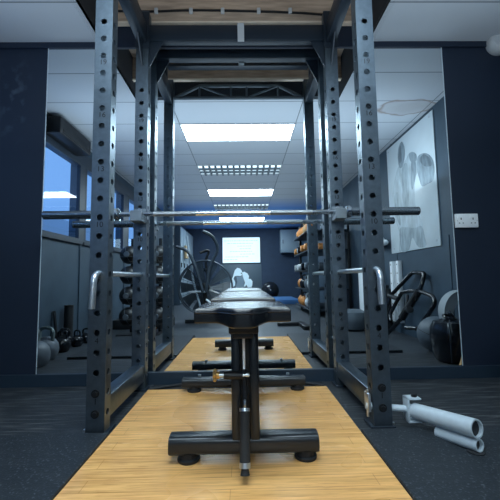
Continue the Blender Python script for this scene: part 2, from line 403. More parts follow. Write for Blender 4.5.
# mirror
mr = thing('wall_mirror', 'large frameless gym mirror filling the dark wall behind the rack', 'mirror', (0.04, D, 0.08))
MB().box(-1.282, 1.360, D, D+0.006, 0.080, 2.192).build('glass', 'mirror', mr, False)
MB().box(-1.286, -1.281, D-0.001, D+0.006, 0.080, 2.192).build('polished_edge', 'galv', mr, False)
MB().box(1.359, 1.364, D-0.001, D+0.006, 0.080, 2.192).build('polished_edge', 'galv', mr, False)

# ------------------------------------------------------------------ ceiling lights
def ceiling_light(y0, y1, label):
    t = thing('ceiling_light', label, 'ceiling light', (-0.045, (y0+y1)/2, ZC-0.012), 'flat ceiling light panels')
    f = MB(); x0, x1 = -0.64, 0.55; e = 0.012
    f.box(x0, x1, y0, y0+e, ZC-0.01, ZC).box(x0, x1, y1-e, y1, ZC-0.01, ZC).box(x0, x0+e, y0+e, y1-e, ZC-0.01, ZC).box(x1-e, x1, y0+e, y1-e, ZC-0.01, ZC)
    f.build('frame', 'alu', t, False)
    MB().box(x0+e, x1-e, y0+e, y1-e, ZC-0.006, ZC).build('diffuser', 'tube', t, False)
def louvre_light(y0, y1, label):
    t = thing('louvre_light', label, 'ceiling light', (-0.045, (y0+y1)/2, ZC-0.012), 'faintly glowing louvre ceiling lights')
    x0, x1 = -0.64, 0.55; f = MB(); e = 0.012
    f.box(x0, x1, y0, y0+e, ZC-0.012, ZC).box(x0, x1, y1-e, y1, ZC-0.012, ZC).box(x0, x0+e, y0+e, y1-e, ZC-0.012, ZC).box(x1-e, x1, y0+e, y1-e, ZC-0.012, ZC)
    f.build('frame', 'alu', t, False)
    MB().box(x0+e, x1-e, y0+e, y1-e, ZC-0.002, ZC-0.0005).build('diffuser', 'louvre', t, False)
    g = MB(); n = 14
    for k in range(1, n): 
        x = x0+(x1-x0)*k/n; g.box(x-0.013, x+0.013, y0+e, y1-e, ZC-0.035, ZC-0.003)
    for k in (1, 2): 
        y = y0+(y1-y0)*k/3; g.box(x0+e, x1-e, y-0.008, y+0.008, ZC-0.035, ZC-0.003)
    g.build('louvre_grid', 'louv', t, False)
ceiling_light(0.53, 0.95, 'bright flat ceiling panel nearest the rack, largest one in the mirror')
ceiling_light(-2.05, -1.57, 'bright flat ceiling panel in the middle of the room')
ceiling_light(-4.95, -4.31, 'bright flat ceiling panel nearest the rear wall')
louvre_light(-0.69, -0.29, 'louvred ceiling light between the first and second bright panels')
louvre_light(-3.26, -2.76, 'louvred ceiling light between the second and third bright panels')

# ------------------------------------------------------------------ floor mats and platform
MT = 0.028
def rubber_mat(x0, x1, y0, y1, mt, label):
    return tag(MB().box(x0, x1, y0, y1, 0.0, MT, 0.003, 1).build('rubber_mat', mt, None, False), label, 'rubber mat', 'black rubber floor mats')
PX0, PX1 = -0.560, 0.465
rubber_mat(-1.46, PX0-0.002, 0.45, YF-0.014, 'mat_a', 'speckled black rubber mat left of the wooden platform')
rubber_mat(PX1+0.002, 1.32, 0.45, 1.410, 'mat_a', 'speckled black rubber mat right of the wooden platform, under the grey pipe')
tag(MB().box(XW0+0.003, PX0-0.002, YF-0.006, D-0.018, 0, 0.008).build('rubber_mat', 'mat_b', None, False), 'scuffed black rubber mat left of the rack along the mirror wall', 'rubber mat', 'black rubber floor mats')
tag(MB().box(PX1+0.002, XW1-0.003, 1.420, D-0.018, 0, 0.008).build('rubber_mat', 'mat_b', None, False), 'scuffed black rubber mat right of the rack along the mirror wall', 'rubber mat', 'black rubber floor mats')
tag(MB().box(PX0+0.002, PX1-0.002, 1.985, D-0.018, 0, 0.008).build('rubber_mat', 'rubber', None, False), 'narrow black rubber strip between wooden platform and mirror', 'rubber mat')
pf = thing('lifting_platform', 'pale bamboo lifting platform boards under the bench', 'platform', (-0.05, 1.3, 0))
MB().box(PX0, PX1, 0.60, 1.4295, 0, 0.020, 0.0012, 1).build('board', 'wood', pf, False)
MB().box(PX0, PX1, 1.4305, 1.978, 0, 0.020, 0.0012, 1).build('board', 'wood', pf, False)
cbl = MB().tube(smooth_path([(-0.56, 1.99, 0.016), (-0.48, 2.035, 0.016), (-0.37, 2.075, 0.016), (-0.15, 2.09, 0.016), (0.1, 2.09, 0.016), (0.30, 2.065, 0.016), (0.40, 2.03, 0.016), (0.455, 1.99, 0.016)], 6), 0.008, 10).build('floor_cable', 'rubber')
tag(cbl, 'black cable lying along the foot of the mirror behind the platform', 'cable')

# ------------------------------------------------------------------ power rack
RH = 2.36
holes = [HZ0+HP*k for k in range(22)]
def perforated_post():
    # hollow square tube with round through holes on all four faces, base centre at origin, front face at y=0
    b = bmesh.new(); R = 0.0135; h = HP/2
    faces = [((-TW/2, 0, 0), (1, 0, 0), TW, (0, 1, 0)), ((TW/2, 0, 0), (0, 1, 0), TD, (-1, 0, 0)),
             ((TW/2, TD, 0), (-1, 0, 0), TW, (0, -1, 0)), ((-TW/2, TD, 0), (0, -1, 0), TD, (1, 0, 0))]
    for o, u, wd, inn in faces:
        o, u, inn = Vector(o), Vector(u), Vector(inn)
        P = lambda a, z: b.verts.new(o + u*a + Vector((0, 0, z)))
        top = holes[-1]+h
        b.faces.new((P(0, 0), P(wd, 0), P(wd, holes[0]-h), P(0, holes[0]-h)))
        b.faces.new((P(0, top), P(wd, top), P(wd, RH), P(0, RH)))
        for zc in holes:
            out, inr, dep = [], [], []
            for k in range(24):
                a = 2*PI*k/24 + PI/24; cx, sx = math.cos(a), math.sin(a)
                s_ = min((wd/2)/max(abs(cx), 1e-6), h/max(abs(sx), 1e-6))
                out.append(P(wd/2 + cx*s_, zc + sx*s_)); inr.append(P(wd/2 + cx*R, zc + sx*R))
                dep.append(b.verts.new(o + u*(wd/2 + cx*R) + Vector((0, 0, zc + sx*R)) + inn*0.005))
            for k in range(24):
                j = (k+1) % 24
                b.faces.new((out[k], out[j], inr[j], inr[k])); b.faces.new((inr[k], inr[j], dep[j], dep[k]))
            # corner fill
            for (ca, cz) in ((0, -1), (1, -1), (1, 1), (0, 1)):
                cv = (wd*ca, zc+h*cz); best = sorted(range(24), key=lambda k: (out[k].co - (o+u*cv[0]+Vector((0, 0, cv[1])))).length)[:2]
                b.faces.new((out[best[0]], out[best[1]], P(*cv)))
    b.faces.new([b.verts.new(p) for p in ((-TW/2, 0, RH), (TW/2, 0, RH), (TW/2, TD, RH), (-TW/2, TD, RH))])
    bmesh.ops.remove_doubles(b, verts=b.verts[:], dist=1e-5)
    bmesh.ops.recalc_face_normals(b, faces=b.faces[:])
    me = bpy.data.meshes.new('upright'); b.to_mesh(me); b.free(); me.materials.append(M['steel']); return me
post_me = perforated_post()
# numbers printed below every third hole
num_me = []
for k in (1, 4, 7, 10, 13, 16, 19):
    tm = text_mesh(str(k), 0.034); t = bmesh.new(); t.from_mesh(tm)
    t.transform(Matrix.Translation((0.0, -0.0010, HZ0+HP*k-0.033)) @ Matrix.Rotation(PI/2, 4, 'X')); t.to_mesh(tm); t.free()
    tm.materials.clear(); tm.materials.append(M['mark']); tm.name = 'hole_number'; num_me.append(tm)

rack = thing('power_rack', 'dark steel power rack of four perforated uprights standing before the mirror', 'power rack', (XC, 1.75, 0))
rl = Vector(rack.location)
XP = (XC-HW, XC+HW)
for x in XP:
    for y in (YF, YB):
        o = bpy.data.objects.new('upright', post_me); COL.objects.link(o); o.parent = rack; o.location = Vector((x, y, 0)) - rl
        for tm in num_me: n = bpy.data.objects.new('hole_number', tm); COL.objects.link(n); n.parent = o
for sgn, x in zip((-1, 1), XP):
    # floor rail, top side beam, base plate, bolts
    MB().box(x-0.034, x+0.034, YF+TD, YB, 0.058, 0.150, 0.004).build('base_rail', 'steel', rack)
    MB().box(x-0.030, x+0.030, YF+TD, YB, 2.140, 2.262, 0.004).build('top_side_beam', 'steel_d', rack)
    MB().box(x-0.052, x+0.052, YF-0.004, YF+TD+0.03, 0.009, 0.020, 0.001, 1).build('base_plate', 'steel_d', rack)
    MB().box(x-0.052, x+0.052, YB-0.02, YB+TD+0.01, 0.008, 0.018, 0.001, 1).build('base_plate', 'steel_d', rack)
    MB().cyl((x+sgn*0.046, YF+0.015, 0.020), (x+sgn*0.046, YF+0.015, 0.030), 0.008, seg=6).build('floor_bolt', 'zinc', rack)
    for z in (HZ0, HZ0+HP):
        b_ = MB(); b_.cyl((x, YF-0.004, z), (x, YF+0.001, z), 0.017, seg=20).cyl((x, YF-0.013, z), (x, YF-0.004, z), 0.011, seg=6); b_.build('bolt', 'black', rack)
    b_ = MB(); b_.cyl((x, YB-0.012, HZ0), (x, YB+0.001, HZ0), 0.014, seg=6); b_.build('bolt', 'black', rack)
    # plate where the rear upright meets the beams
    MB().box(x-0.045, x+0.045, YB-0.006, YB-0.0005, 2.105, 2.352, 0.001, 1).build('joint_plate', 'steel_d', rack)
    # triangular gussets under the rear and front beams
    for y0, zt in ((YB+0.020, 2.164),):
        xi = x - sgn*TW/2
        MB().prism([(xi, y0, zt), (xi - sgn*0.085, y0, zt), (xi - sgn*0.075, y0, zt-0.02), (xi, y0, zt-0.17)], (0, 0.008, 0)).build('gusset', 'steel_d', rack, False)
    MB().prism([(x-0.004, YB, 2.14), (x-0.004, YB-0.10, 2.14), (x-0.004, YB, 1.99)], (0.008, 0, 0)).build('gusset', 'steel_d', rack, False)
xi0, xi1 = XP[0]+TW/2, XP[1]-TW/2
MB().box(xi0, xi1, YB+0.002, YB+TD-0.002, 2.164, 2.266, 0.004).build('rear_crossbeam', 'steel_d', rack)
for x in XP: MB().box(x-0.025, x+0.025, 1.64, 1.69, 2.262, 2.40, 0.003).build('crossbeam_stand', 'steel_d', rack)
MB().box(xi0-0.01, xi1+0.01, 1.635, 1.695, 2.352, 2.40, 0.004).build('middle_crossbeam', 'steel_d', rack)
s_ = MB(); s_.box(-0.022, 0.020, YB-0.004, YB+0.001, 2.150, 2.275, 0.001, 1); s_.build('strap', 'cream', rack)['label'] = 'pale strap round the middle of the rear crossbeam'
# trussed pull-up bar across the front top
pu = MB(); yp = YF+0.03; zb, zt = 2.205, 2.315
pu.cyl((xi0, yp, zb), (xi1, yp, zb), 0.014)
pu.tube([(xi0, yp, zb), (xi0+0.22, yp, zt), (xi1-0.22, yp, zt), (xi1, yp, zb)], 0.014)
xs = [xi0+0.22+(xi1-xi0-0.44)*k/5 for k in range(6)]
for k in (0, 2, 3, 5): pu.cyl((xs[k], yp, zb), (xs[k], yp, zt), 0.009)
pu.cyl((xs[0], yp, zt), (xs[2], yp, zb), 0.009); pu.cyl((xs[5], yp, zt), (xs[3], yp, zb), 0.009)
pu.build('pull_up_bar', 'greyball', rack)

# safety pipes through the uprights, ends bent down in front
def safety(x, label):
    p = fillet([(x, YB+TD+0.045, 0.6775), (x, YF-0.040, 0.6775), (x-0.003, YF-0.048, 0.53)], 0.045, 8)
    o = thing('safety_pipe', label, 'safety bar', (x, YF, 0.678), 'bent safety pipes in the rack')
    MB().tube(p, 0.0132, 16).build('pipe', 'zinc', o)
    MB().cyl((x-0.003, YF-0.0478, 0.531), (x-0.003, YF-0.048, 0.529), 0.009, seg=16).build('end_opening', 'black', o)
safety(XP[0], 'pale bent steel safety pipe through the left pair of uprights')
safety(XP[1], 'pale bent steel safety pipe through the right pair of uprights')

# J hooks on the rear uprights and the barbell
BZ, BY = 1.033, 1.953
def hook(x, label):
    o = thing('bar_hook', label, 'bar hook', (x, YB, 0.98), 'J hooks on the rear uprights')
    h = MB(); h.box(x-0.034, x+0.034, YB-0.010, YB-0.0005, 0.985, 1.075, 0.002, 1)
    h.box(x-0.034, x+0.034, YB-0.082, YB-0.008, 0.988, 1.004, 0.002, 1); h.box(x-0.034, x+0.034, YB-0.086, YB-0.074, 0.988, 1.050, 0.003, 1)
    h.build('bracket', 'galvd', o)
    MB().box(x-0.030, x+0.030, YB-0.074, YB-0.010, 1.004, BZ-0.0145, 0.002, 1).build('liner', 'galvd', o)
    MB().cyl((x, YB-0.016, 1.095-HP*0.35), (x, YB+0.01, 1.095-HP*0.35), 0.011).build('peg', 'zinc', o)
hook(XP[0], 'pale grey steel J hook holding the barbell on the left rear upright')
hook(XP[1], 'pale grey steel J hook holding the barbell on the right rear upright')
bb = thing('barbell', 'empty steel barbell resting on the hooks across the rack', 'barbell', (-0.061, BY, BZ))
bx = -0.061
MB().cyl((bx-0.67, BY, BZ), (bx+0.67, BY, BZ), 0.0143, seg=24).build('shaft', 'chrome', bb)
for s in (-1, 1):
    k = MB(); k.cyl((bx+s*0.47, BY, BZ), (bx+s*0.22, BY, BZ), 0.0148, seg=24)
    k.build('knurling', mat('knurled_steel', (0.38, 0.41, 0.44), 0.4, 1.0, bump=0.6, scale=500), bb)
    sl = MB().cyl((bx+s*0.70, BY, BZ), (bx+s*1.109, BY, BZ), 0.0250, seg=28).build('sleeve', 'sleeve', bb)
    MB().lathe((bx+s*0.665, BY, BZ), [(0.018, 0), (0.030, 0.004), (0.036, 0.012), (0.036, 0.030), (0.030, 0.036)], 28, (s, 0, 0)).build('collar', 'chrome', bb)
    MB().cyl((bx+s*1.109, BY, BZ), (bx+s*1.113, BY, BZ), 0.020, seg=24).build('end_cap', 'black', bb)

# ------------------------------------------------------------------ bench
bn = thing('weight_bench', 'black padded flat bench with dark tubular feet on the wooden platform', 'bench', (-0.012, 1.5, 0.020))
BX = -0.008
def pad(name, x0, x1, yfront, yback, ztop, thick, parent, nose=0.0, centre_drop=0.0):
    # upholstered slab; optional tongue at the front middle
    b = bmesh.new(); top, bot = [], []
    xc = (x0+x1)/2; hw = (x1-x0)/2; ed = [0, 0.0008, 0.0025, 0.005, 0.009, 0.014]
    def sm(t): t = max(0, min(1, t)); return t*t*(3-2*t)
    xs_ = [-hw+e_ for e_ in ed] + [-hw+0.014+(2*hw-0.028)*q_/30 for q_ in range(1, 30)] + [hw-e_ for e_ in ed[::-1]]
    nx = len(xs_)-1; nin = 16; ny = 2*len(ed)+nin-2
    for dxc in xs_:
        a = dxc/hw; x = xc+dxc
        k = sm(1-(abs(a)-0.14)/0.42)
        yf = yfront - nose*k
        ysl = [yf+e_ for e_ in ed] + [yf+0.014+(yback-yf-0.028)*q_/nin for q_ in range(1, nin)] + [yback-e_ for e_ in ed[::-1]]
        ct, cb_ = [], []
        for y in ysl:
            t = (y-yf)/(yback-yf)
            dx = hw*(1-abs(a)); dy = min(y-yf, yback-y); d = min(dx, dy); r = 0.010
            rd = 0 if d >= r else r-math.sqrt(max(0, r*r-(r-d)**2))
            crown = 0.003*(1-a*a)
            ct.append(b.verts.new((x, y, ztop-0.003+crown-rd)))
            dr = centre_drop*k*sm(1-(t-0.25)/0.3)
            cb_.append(b.verts.new((x, y, ztop-thick-dr+rd*0.6)))
        top.append(ct); bot.append(cb_)
    ny = len(top[0])-1
    for i in range(nx):
        for j in range(ny):
            b.faces.new((top[i][j], top[i+1][j], top[i+1][j+1], top[i][j+1])); b.faces.new((bot[i][j], bot[i][j+1], bot[i+1][j+1], bot[i+1][j]))
        b.faces.new((top[i][0], bot[i][0], bot[i+1][0], top[i+1][0])); b.faces.new((top[i][ny], top[i+1][ny], bot[i+1][ny], bot[i][ny]))
    for j in range(ny):
        b.faces.new((top[0][j], top[0][j+1], bot[0][j+1], bot[0][j])); b.faces.new((top[nx][j], bot[nx][j], bot[nx][j+1], top[nx][j+1]))
    bmesh.ops.recalc_face_normals(b, faces=b.faces[:])
    m_ = MB(); m_._merge(b); o = m_.build(name, 'vinyl', parent, True, 60)
    # piping along the top edge
    pts = []
    for i in range(41):
        a = -0.97+1.94*i/40; k = sm(1-(abs(a)-0.14)/0.42); pts.append((xc+hw*a, yfront-nose*k-0.0008, ztop-0.016))
    MB().tube(pts, 0.0028, 8).build('piping', 'blackg', o)
    return o
ZT = 0.556
pad('seat_pad', -0.160, 0.146, 1.065, 1.340, ZT, 0.050, bn, 0.048, 0.012)
pad('back_pad', -0.142, 0.128, 1.400, 2.050, ZT+0.012, 0.060, bn)
# frame under the pads
MB().box(BX-0.035, BX+0.035, 1.10, 1.99, ZT-0.105, ZT-0.0485, 0.006).build('spine', 'frame', bn)
MB().box(BX-0.046, BX+0.052, 1.09, 1.22, ZT-0.088, ZT-0.050, 0.006).build('seat_bracket', 'black', bn)
pz = 0.020
for s, (a, c_) in ((-1, (-0.050, -0.019)), (1, (0.014, 0.046))):
    MB().box(a, c_, 1.185, 1.265, pz+0.075, ZT-0.095, 0.006).build('post', 'frame', bn)
MB().box(-0.020, 0.015, 1.222, 1.255, pz+0.075, ZT-0.095, 0.001, 1).build('slotted_plate', 'black', bn)
MB().box(-0.035, 0.025, 1.915, 1.965, pz+0.07, ZT-0.09, 0.005).build('rear_post', 'frame', bn)
MB().box(-0.035, 0.025, 1.25, 1.93, pz+0.025, pz+0.080, 0.008).build('floor_beam', 'frame', bn)
def foot(xa, xb, yc, hw, z0, z1):
    zc_ = (z0+z1)/2; hz = (z1-z0)/2
    def prof(sc_, x):
        out = []
        for q_ in range(40):
            a = 2*PI*q_/40; ca, sa = math.cos(a), math.sin(a)
            out.append((x, yc+hw*sc_*math.copysign(abs(ca)**0.62, ca), zc_+hz*sc_*math.copysign(abs(sa)**0.62, sa)))
        return out
    m_ = MB(); m_.prism(prof(1.0, xa), (xb-xa, 0, 0)); o = m_.build('foot_tube', 'frame', bn)
    for x, s in ((xa, -1), (xb, 1)):
        m_ = MB(); m_.prism(prof(0.97, x), (s*0.003, 0, 0)); m_.build('end_cap', 'black', o)
    for x in (xa+0.062, xb-0.040):
        MB().lathe((x, yc, pz), [(0.037, 0), (0.039, 0.004), (0.039, 0.010), (0.030, 0.012), (0.030, z0-pz+0.006)], 24).build('rubber_foot', 'rubber', o)
    for x in ((xa+0.09, xb-0.09) if yc > 1.5 else ()):
        MB().cyl((x, yc+0.012, z1-0.001), (x, yc+0.012, z1+0.012), 0.010, seg=6).build('bolt', 'zinc', o)
foot(-0.264, 0.246, 1.222, 0.036, pz+0.024, pz+0.088)
foot(-0.352, 0.330, 1.940, 0.032, pz+0.022, pz+0.074)
# adjustment lever, grip handle, pop pin
MB().tube([(-0.006, 1.183, 0.46), (-0.005, 1.180, 0.33)], 0.0045, 8).build('link_rod', 'white', bn)
hd = MB().tube([(-0.004, 1.181, 0.335), (-0.004, 1.172, 0.26), (-0.004, 1.150, 0.215)], 0.009, 10).build('handle', 'black', bn)
MB().torus((-0.004, 1.151, 0.228), 0.013, 0.004, (1, 0, 0), 20, 8).build('ring', 'zinc', hd)
MB().cyl((-0.005, 1.146, 0.210), (-0.006, 1.090, 0.072), 0.0165, seg=20).build('grip', 'grip', hd)
MB().cyl((-0.005, 1.149, 0.216), (-0.005, 1.145, 0.207), 0.0175, seg=20).build('grip_band', 'zinc', hd)
MB().cyl((-0.006, 1.091, 0.075), (-0.006, 1.086, 0.061), 0.0175, seg=20).build('grip_band', 'zinc', hd)
MB().cyl((-0.006, 1.086, 0.061), (-0.006, 1.080, 0.043), 0.011, 0.015, seg=16).build('rubber_tip', 'rubber', hd)
pn = MB().cyl((-0.010, 1.172, 0.316), (-0.075, 1.172, 0.318), 0.0135, seg=18).build('pop_pin', 'black', bn)
MB().cyl((-0.075, 1.172, 0.318), (-0.090, 1.172, 0.318), 0.008, seg=14).build('pin_neck', 'zinc', pn)
kn = MB(); kn.cyl((-0.090, 1.172, 0.318), (-0.112, 1.172, 0.318), 0.012, seg=16)
for k in range(5):
    a = 2*PI*k/5+0.3; kn.sphere((-0.105, 1.172+0.014*math.cos(a), 0.318+0.014*math.sin(a)), 0.0085, (0.8, 1, 1), 12, 8)
kn.build('star_knob', 'brass', pn)['label'] = 'brass coloured star knob'
MB().cyl((-0.010, 1.176, 0.316), (0.012, 1.176, 0.316), 0.007, seg=14).build('pivot_bolt', 'zinc', bn)

# ------------------------------------------------------------------ landmine attachment at the right front upright
lm = thing('landmine_attachment', 'pale grey landmine pipe pivoting from the foot of the right front upright', 'landmine attachment', (0.68, 1.40, MT))
xp = XP[1]
MB().cyl((xp-0.06, 1.474, 0.095), (0.678, 1.458, 0.084), 0.0135, seg=18).build('pivot_pin', 'galv', lm)
MB().box(xp-0.058, xp-0.046, 1.450, 1.498, 0.075, 0.150, 0.003).build('locking_plate', 'zinc', lm)
MB().cyl((xp-0.052, 1.474, 0.16), (xp-0.052, 1.474, 0.050), 0.006, seg=12).build('locking_pin', 'zinc', lm)
a0 = Vector((0.706, 1.452, 0.078)); a1 = Vector((0.806, 1.200, 0.110)); dv = (a1-a0).normalized()
yk = MB(); yk.box(0.676, 0.684, 1.432, 1.480, 0.034, 0.134, 0.002).box(0.676, 0.734, 1.432, 1.480, 0.127, 0.134, 0.002).box(0.676, 0.734, 1.432, 1.480, 0.034, 0.041, 0.002)
yk.build('yoke_bracket', 'galv', lm)
for z0_, z1_ in ((0.134, 0.145), (0.0285, 0.034)): MB().cyl((0.714, 1.455, z0_), (0.714, 1.455, z1_), 0.012, seg=6).build('bolt', 'black', lm)
MB().cyl(a0-dv*0.03, a0+dv*0.03, 0.024, seg=28).build('swivel_block', 'galv', lm)
MB().pipe(a0+dv*0.01, a1, 0.0320, 0.0268).build('bar_sleeve', 'galv', lm)
MB().cyl(a0+dv*0.02, a1-dv*0.012, 0.0266, seg=28).build('sleeve_shade_plug', 'black', lm)  # solid black core paints the shade inside the sleeve
off = Vector((0.001, 0.0, -0.0545))
MB().pipe(a0+dv*0.115+off, a1+off+dv*0.004, 0.0220, 0.0170).build('support_pipe', 'galv', lm)
MB().cyl(a0+dv*0.12+off, a1+off-dv*0.008, 0.0168, seg=24).build('pipe_shade_plug', 'black', lm)  # black filling stands for the dark hollow of this pipe
fx = a1+dv*(-0.012)+off
MB().lathe((fx.x, fx.y, MT), [(0.028, 0), (0.029, 0.004), (0.022, 0.006), (0.014, 0.008)], 20).build('rubber_foot', 'rubber', lm)

# ------------------------------------------------------------------ things fixed to the mirror wall
sk = thing('power_socket', 'white double power socket on the dark wall right of the mirror', 'power socket', (1.447, D+0.006, 0.997))
MB().box(1.373, 1.521, D-0.012, D+0.006, 0.952, 1.043, 0.004).build('face_plate', 'white', sk)
for xc_ in (1.408, 1.486):
    MB().box(xc_-0.030+0.008, xc_-0.030+0.020, D-0.017, D-0.011, 1.010, 1.030, 0.002).build('switch', 'white', sk)
    g = MB(); g.box(xc_-0.003, xc_+0.003, D-0.0128, D-0.0115, 1.003, 1.016); g.box(xc_-0.016, xc_-0.008, D-0.0128, D-0.0115, 0.979, 0.984); g.box(xc_+0.008, xc_+0.016, D-0.0128, D-0.0115, 0.979, 0.984)
    g.build('pin_holes', 'black', sk, False)
for xc_ in (1.382, 1.512): MB().cyl((xc_, D-0.0125, 0.997), (xc_, D-0.011, 0.997), 0.003, seg=10).build('screw', 'cream', sk)
al = thing('wall_alarm', 'grey-white rounded alarm housing high in the right corner of the wall', 'alarm', (1.735, D, 2.2))
MB().lathe((1.742, D+0.006, 2.205), [(0.072, 0), (0.076, 0.006), (0.076, 0.055), (0.066, 0.072), (0.03, 0.078)], 32, (0, -1, 0)).build('housing', 'cream', al)
MB().torus((1.742, D-0.064, 2.205), 0.045, 0.006, (0, 1, 0)).build('ring', 'alu', al)

# ================================================================== the rest of the room, seen in the mirror
# --- left side
ac = thing('wall_heater', 'long black box heater mounted above the left windows near the mirror', 'heater', (XW0, 0.85, 2.05))
MB().box(XW0, XW0+0.17, 0.58, 1.20, 2.035, 2.20, 0.015).build('casing', 'black', ac)
MB().box(XW0+0.155, XW0+0.176, 0.62, 1.16, 2.05, 2.085, 0.003).build('outlet', 'rubber', ac)

def kettlebell(x, y, r, label, group, body='black', hand='black', z0=0.0, rz=0.0):
    t = thing('kettlebell', label, 'kettlebell', (x, y, z0), group)
    m_ = MB(); m_.lathe((x, y, z0), [(r*0.62, 0), (r*0.72, r*0.08), (r*0.93, r*0.45), (r, r*0.92), (r*0.92, r*1.35), (r*0.68, r*1.70), (r*0.35, r*1.88), (0.01, r*1.92)], 28); m_.build('bell', body, t)
    c_, s_ = math.cos(rz), math.sin(rz)
    pts = [(-0.62, 1.5), (-0.72, 2.0), (-0.66, 2.42), (-0.4, 2.62), (0, 2.66), (0.4, 2.62), (0.66, 2.42), (0.72, 2.0), (0.62, 1.5)]
    MB().tube(smooth_path([(x+u*r*c_, y+u*r*s_, z0+v*r) for u, v in pts], 4), r*0.15, 10).build('handle', hand, t)
    return t
G1 = 'kettlebells on the floor by the left wall'
kettlebell(-1.595, 1.62, 0.100, 'large grey kettlebell nearest the mirror edge on the left', G1, 'grey_kb', 'handle_kb', rz=1.2)
kettlebell(-1.655, 1.39, 0.098, 'second large grey kettlebell with tall pale handle on the left', G1, 'grey_kb', 'handle_kb', rz=0.3)
kettlebell(-1.68, 1.09, 0.072, 'glossy black kettlebell beside the second grey one', G1, 'blackg', 'blackg', rz=0.4)
kettlebell(-1.74, 0.94, 0.070, 'glossy black kettlebell in front of the upright foam roller', G1, 'blackg', 'blackg', rz=0.2)
kettlebell(-1.67, 0.84, 0.058, 'smaller glossy black kettlebell, farther along the left wall', G1, 'blackg', 'blackg', rz=0.5)
kettlebell(-1.66, 0.66, 0.055, 'small black kettlebell next to the orange one', G1, 'blackg', 'blackg')
kettlebell(-1.63, 0.50, 0.055, 'small kettlebell with orange body by the left wall', G1, 'orange', 'black')
kettlebell(-1.63, 0.33, 0.055, 'last small black kettlebell past the orange one', G1, 'blackg', 'black')
fr_ = thing('foam_roller', 'tall black foam roller standing against the left wall behind kettlebells', 'foam roller', (-1.80, 0.78, 0))
MB().cyl((-1.80, 0.76, 0), (-1.80, 0.76, 0.39), 0.043, seg=24).build('roll', 'rubber', fr_)
MB().pipe((-1.80, 0.76, 0.385), (-1.80, 0.76, 0.40), 0.045, 0.02).build('end_ring', 'black', fr_)
tag(MB().tube([(-1.80, 0.95, 0), (-1.85, 0.94, 0.36)], 0.014, 10).build('wooden_dowel', 'black'), 'thin dark stick leaning on the left wall beside the foam roller', 'stick')
tag(MB().prism([(-1.30, -0.02, 0.0), (-1.22, -0.10, 0.0), (-1.12, -0.02, 0.0), (-1.16, 0.06, 0.0), (-1.26, 0.05, 0.0)], (0.01, 0, 0.05)).build('exercise_band', 'orange', None, False), 'small orange rubber band bundle on the floor left of the rack', 'exercise band')
# low floor slab left
tag(MB().box(-1.75, -1.0, -0.6, -0.25, 0, 0.12, 0.01).build('step_board', 'rubber'), 'low black step board on the floor by the left wall', 'step board')
# medicine ball rack: two columns of black balls
br_ = thing('medicine_ball_rack', 'black upright ball rack by the left wall', 'ball rack', (-1.22, 0.24, 0))
for x in (-1.36, -1.02):
    MB().cyl((x, 0.16, 0.02), (x, 0.16, 1.15), 0.02).build('post', 'black', br_)
    for z in (0.14, 0.38, 0.62, 0.86):
        MB().torus((x, 0.27, z), 0.07, 0.007, (0, 0, 1), 24, 8).build('cradle', 'black', br_)
MB().box(-1.46, -1.00, 0.10, 0.40, 0, 0.03, 0.005).build('base', 'black', br_)
k = 0
nm = [('lowest', 0.225), ('second lowest', 0.465), ('second highest', 0.705), ('topmost', 0.945)]
for x, side in ((-1.36, 'left'), (-1.02, 'right')):
    for n_, z in nm:
        t = thing('medicine_ball', '%s black medicine ball in the %s column of the ball rack' % (n_, side), 'medicine ball', (x, 0.27, z-0.1), 'black medicine balls on the rack')
        MB().sphere((x, 0.27, z), 0.108).build('ball', 'black', t)
        q = MB(); q.torus((x, 0.27, z), 0.1075, 0.0025, (1, 0, 0.3), 32, 6); q.torus((x, 0.27, z), 0.1075, 0.0025, (0, 0.3, 1), 32, 6); q.build('seam', 'greyball', t)
        MB().lathe((x, 0.373, z), [(0.035, 0), (0.030, 0.005), (0.01, 0.006)], 18, (0, 1, 0)).build('emblem', 'greyball', t)
# fan bike
fb = thing('fan_bike', 'grey air bike with a big round fan cage and moving handles', 'exercise bike', (-0.60, -0.95, 0))
fx0, fy0, fz0, fr0 = -0.60, -0.88, 0.52, 0.41
cg = MB(); cg.torus((fx0, fy0, fz0), fr0, 0.012, (0, 1, 0), 56, 8); cg.torus((fx0, fy0-0.12, fz0), fr0, 0.012, (0, 1, 0), 56, 8)
for k in range(36):
    a = 2*PI*k/36; cg.cyl((fx0+0.06*math.cos(a), fy0+0.02, fz0+0.06*math.sin(a)), (fx0+fr0*math.cos(a), fy0, fz0+fr0*math.sin(a)), 0.0028, seg=5)
for r_ in (0.14, 0.28): cg.torus((fx0, fy0+0.012, fz0), r_, 0.003, (0, 1, 0), 48, 5)
cg.build('fan_cage', 'cagegrey', fb)
fn = MB()
for k in range(10):
    a = 2*PI*k/10; ca, sa = math.cos(a), math.sin(a)
    P0 = Vector((fx0, fy0-0.06, fz0)); u = Vector((ca, 0, sa)); v = Vector((-sa, 0, ca))
    fn.prism([P0+u*0.06-v*0.02+Vector((0, 0.03, 0)), P0+u*0.38-v*0.085+Vector((0, 0.04, 0)), P0+u*0.38+v*0.085-Vector((0, 0.04, 0)), P0+u*0.06+v*0.02-Vector((0, 0.03, 0))], (0, 0.004, 0))
fn.build('fan', 'fan', fb, False)
MB().lathe((fx0, fy0+0.0, fz0), [(0.07, 0), (0.07, 0.03), (0.03, 0.05)], 24, (0, 1, 0)).build('hub', 'black', fb)
MB().tube(fillet([(fx0+0.02, fy0+0.08, 0.45), (fx0+0.06, fy0+0.07, 0.80), (fx0+0.22, fy0+0.06, 1.12), (fx0+0.12, fy0+0.10, 1.30), (fx0-0.02, fy0+0.16, 1.36)], 0.12), 0.024, 12).build('handle_arm', 'cagegrey', fb)
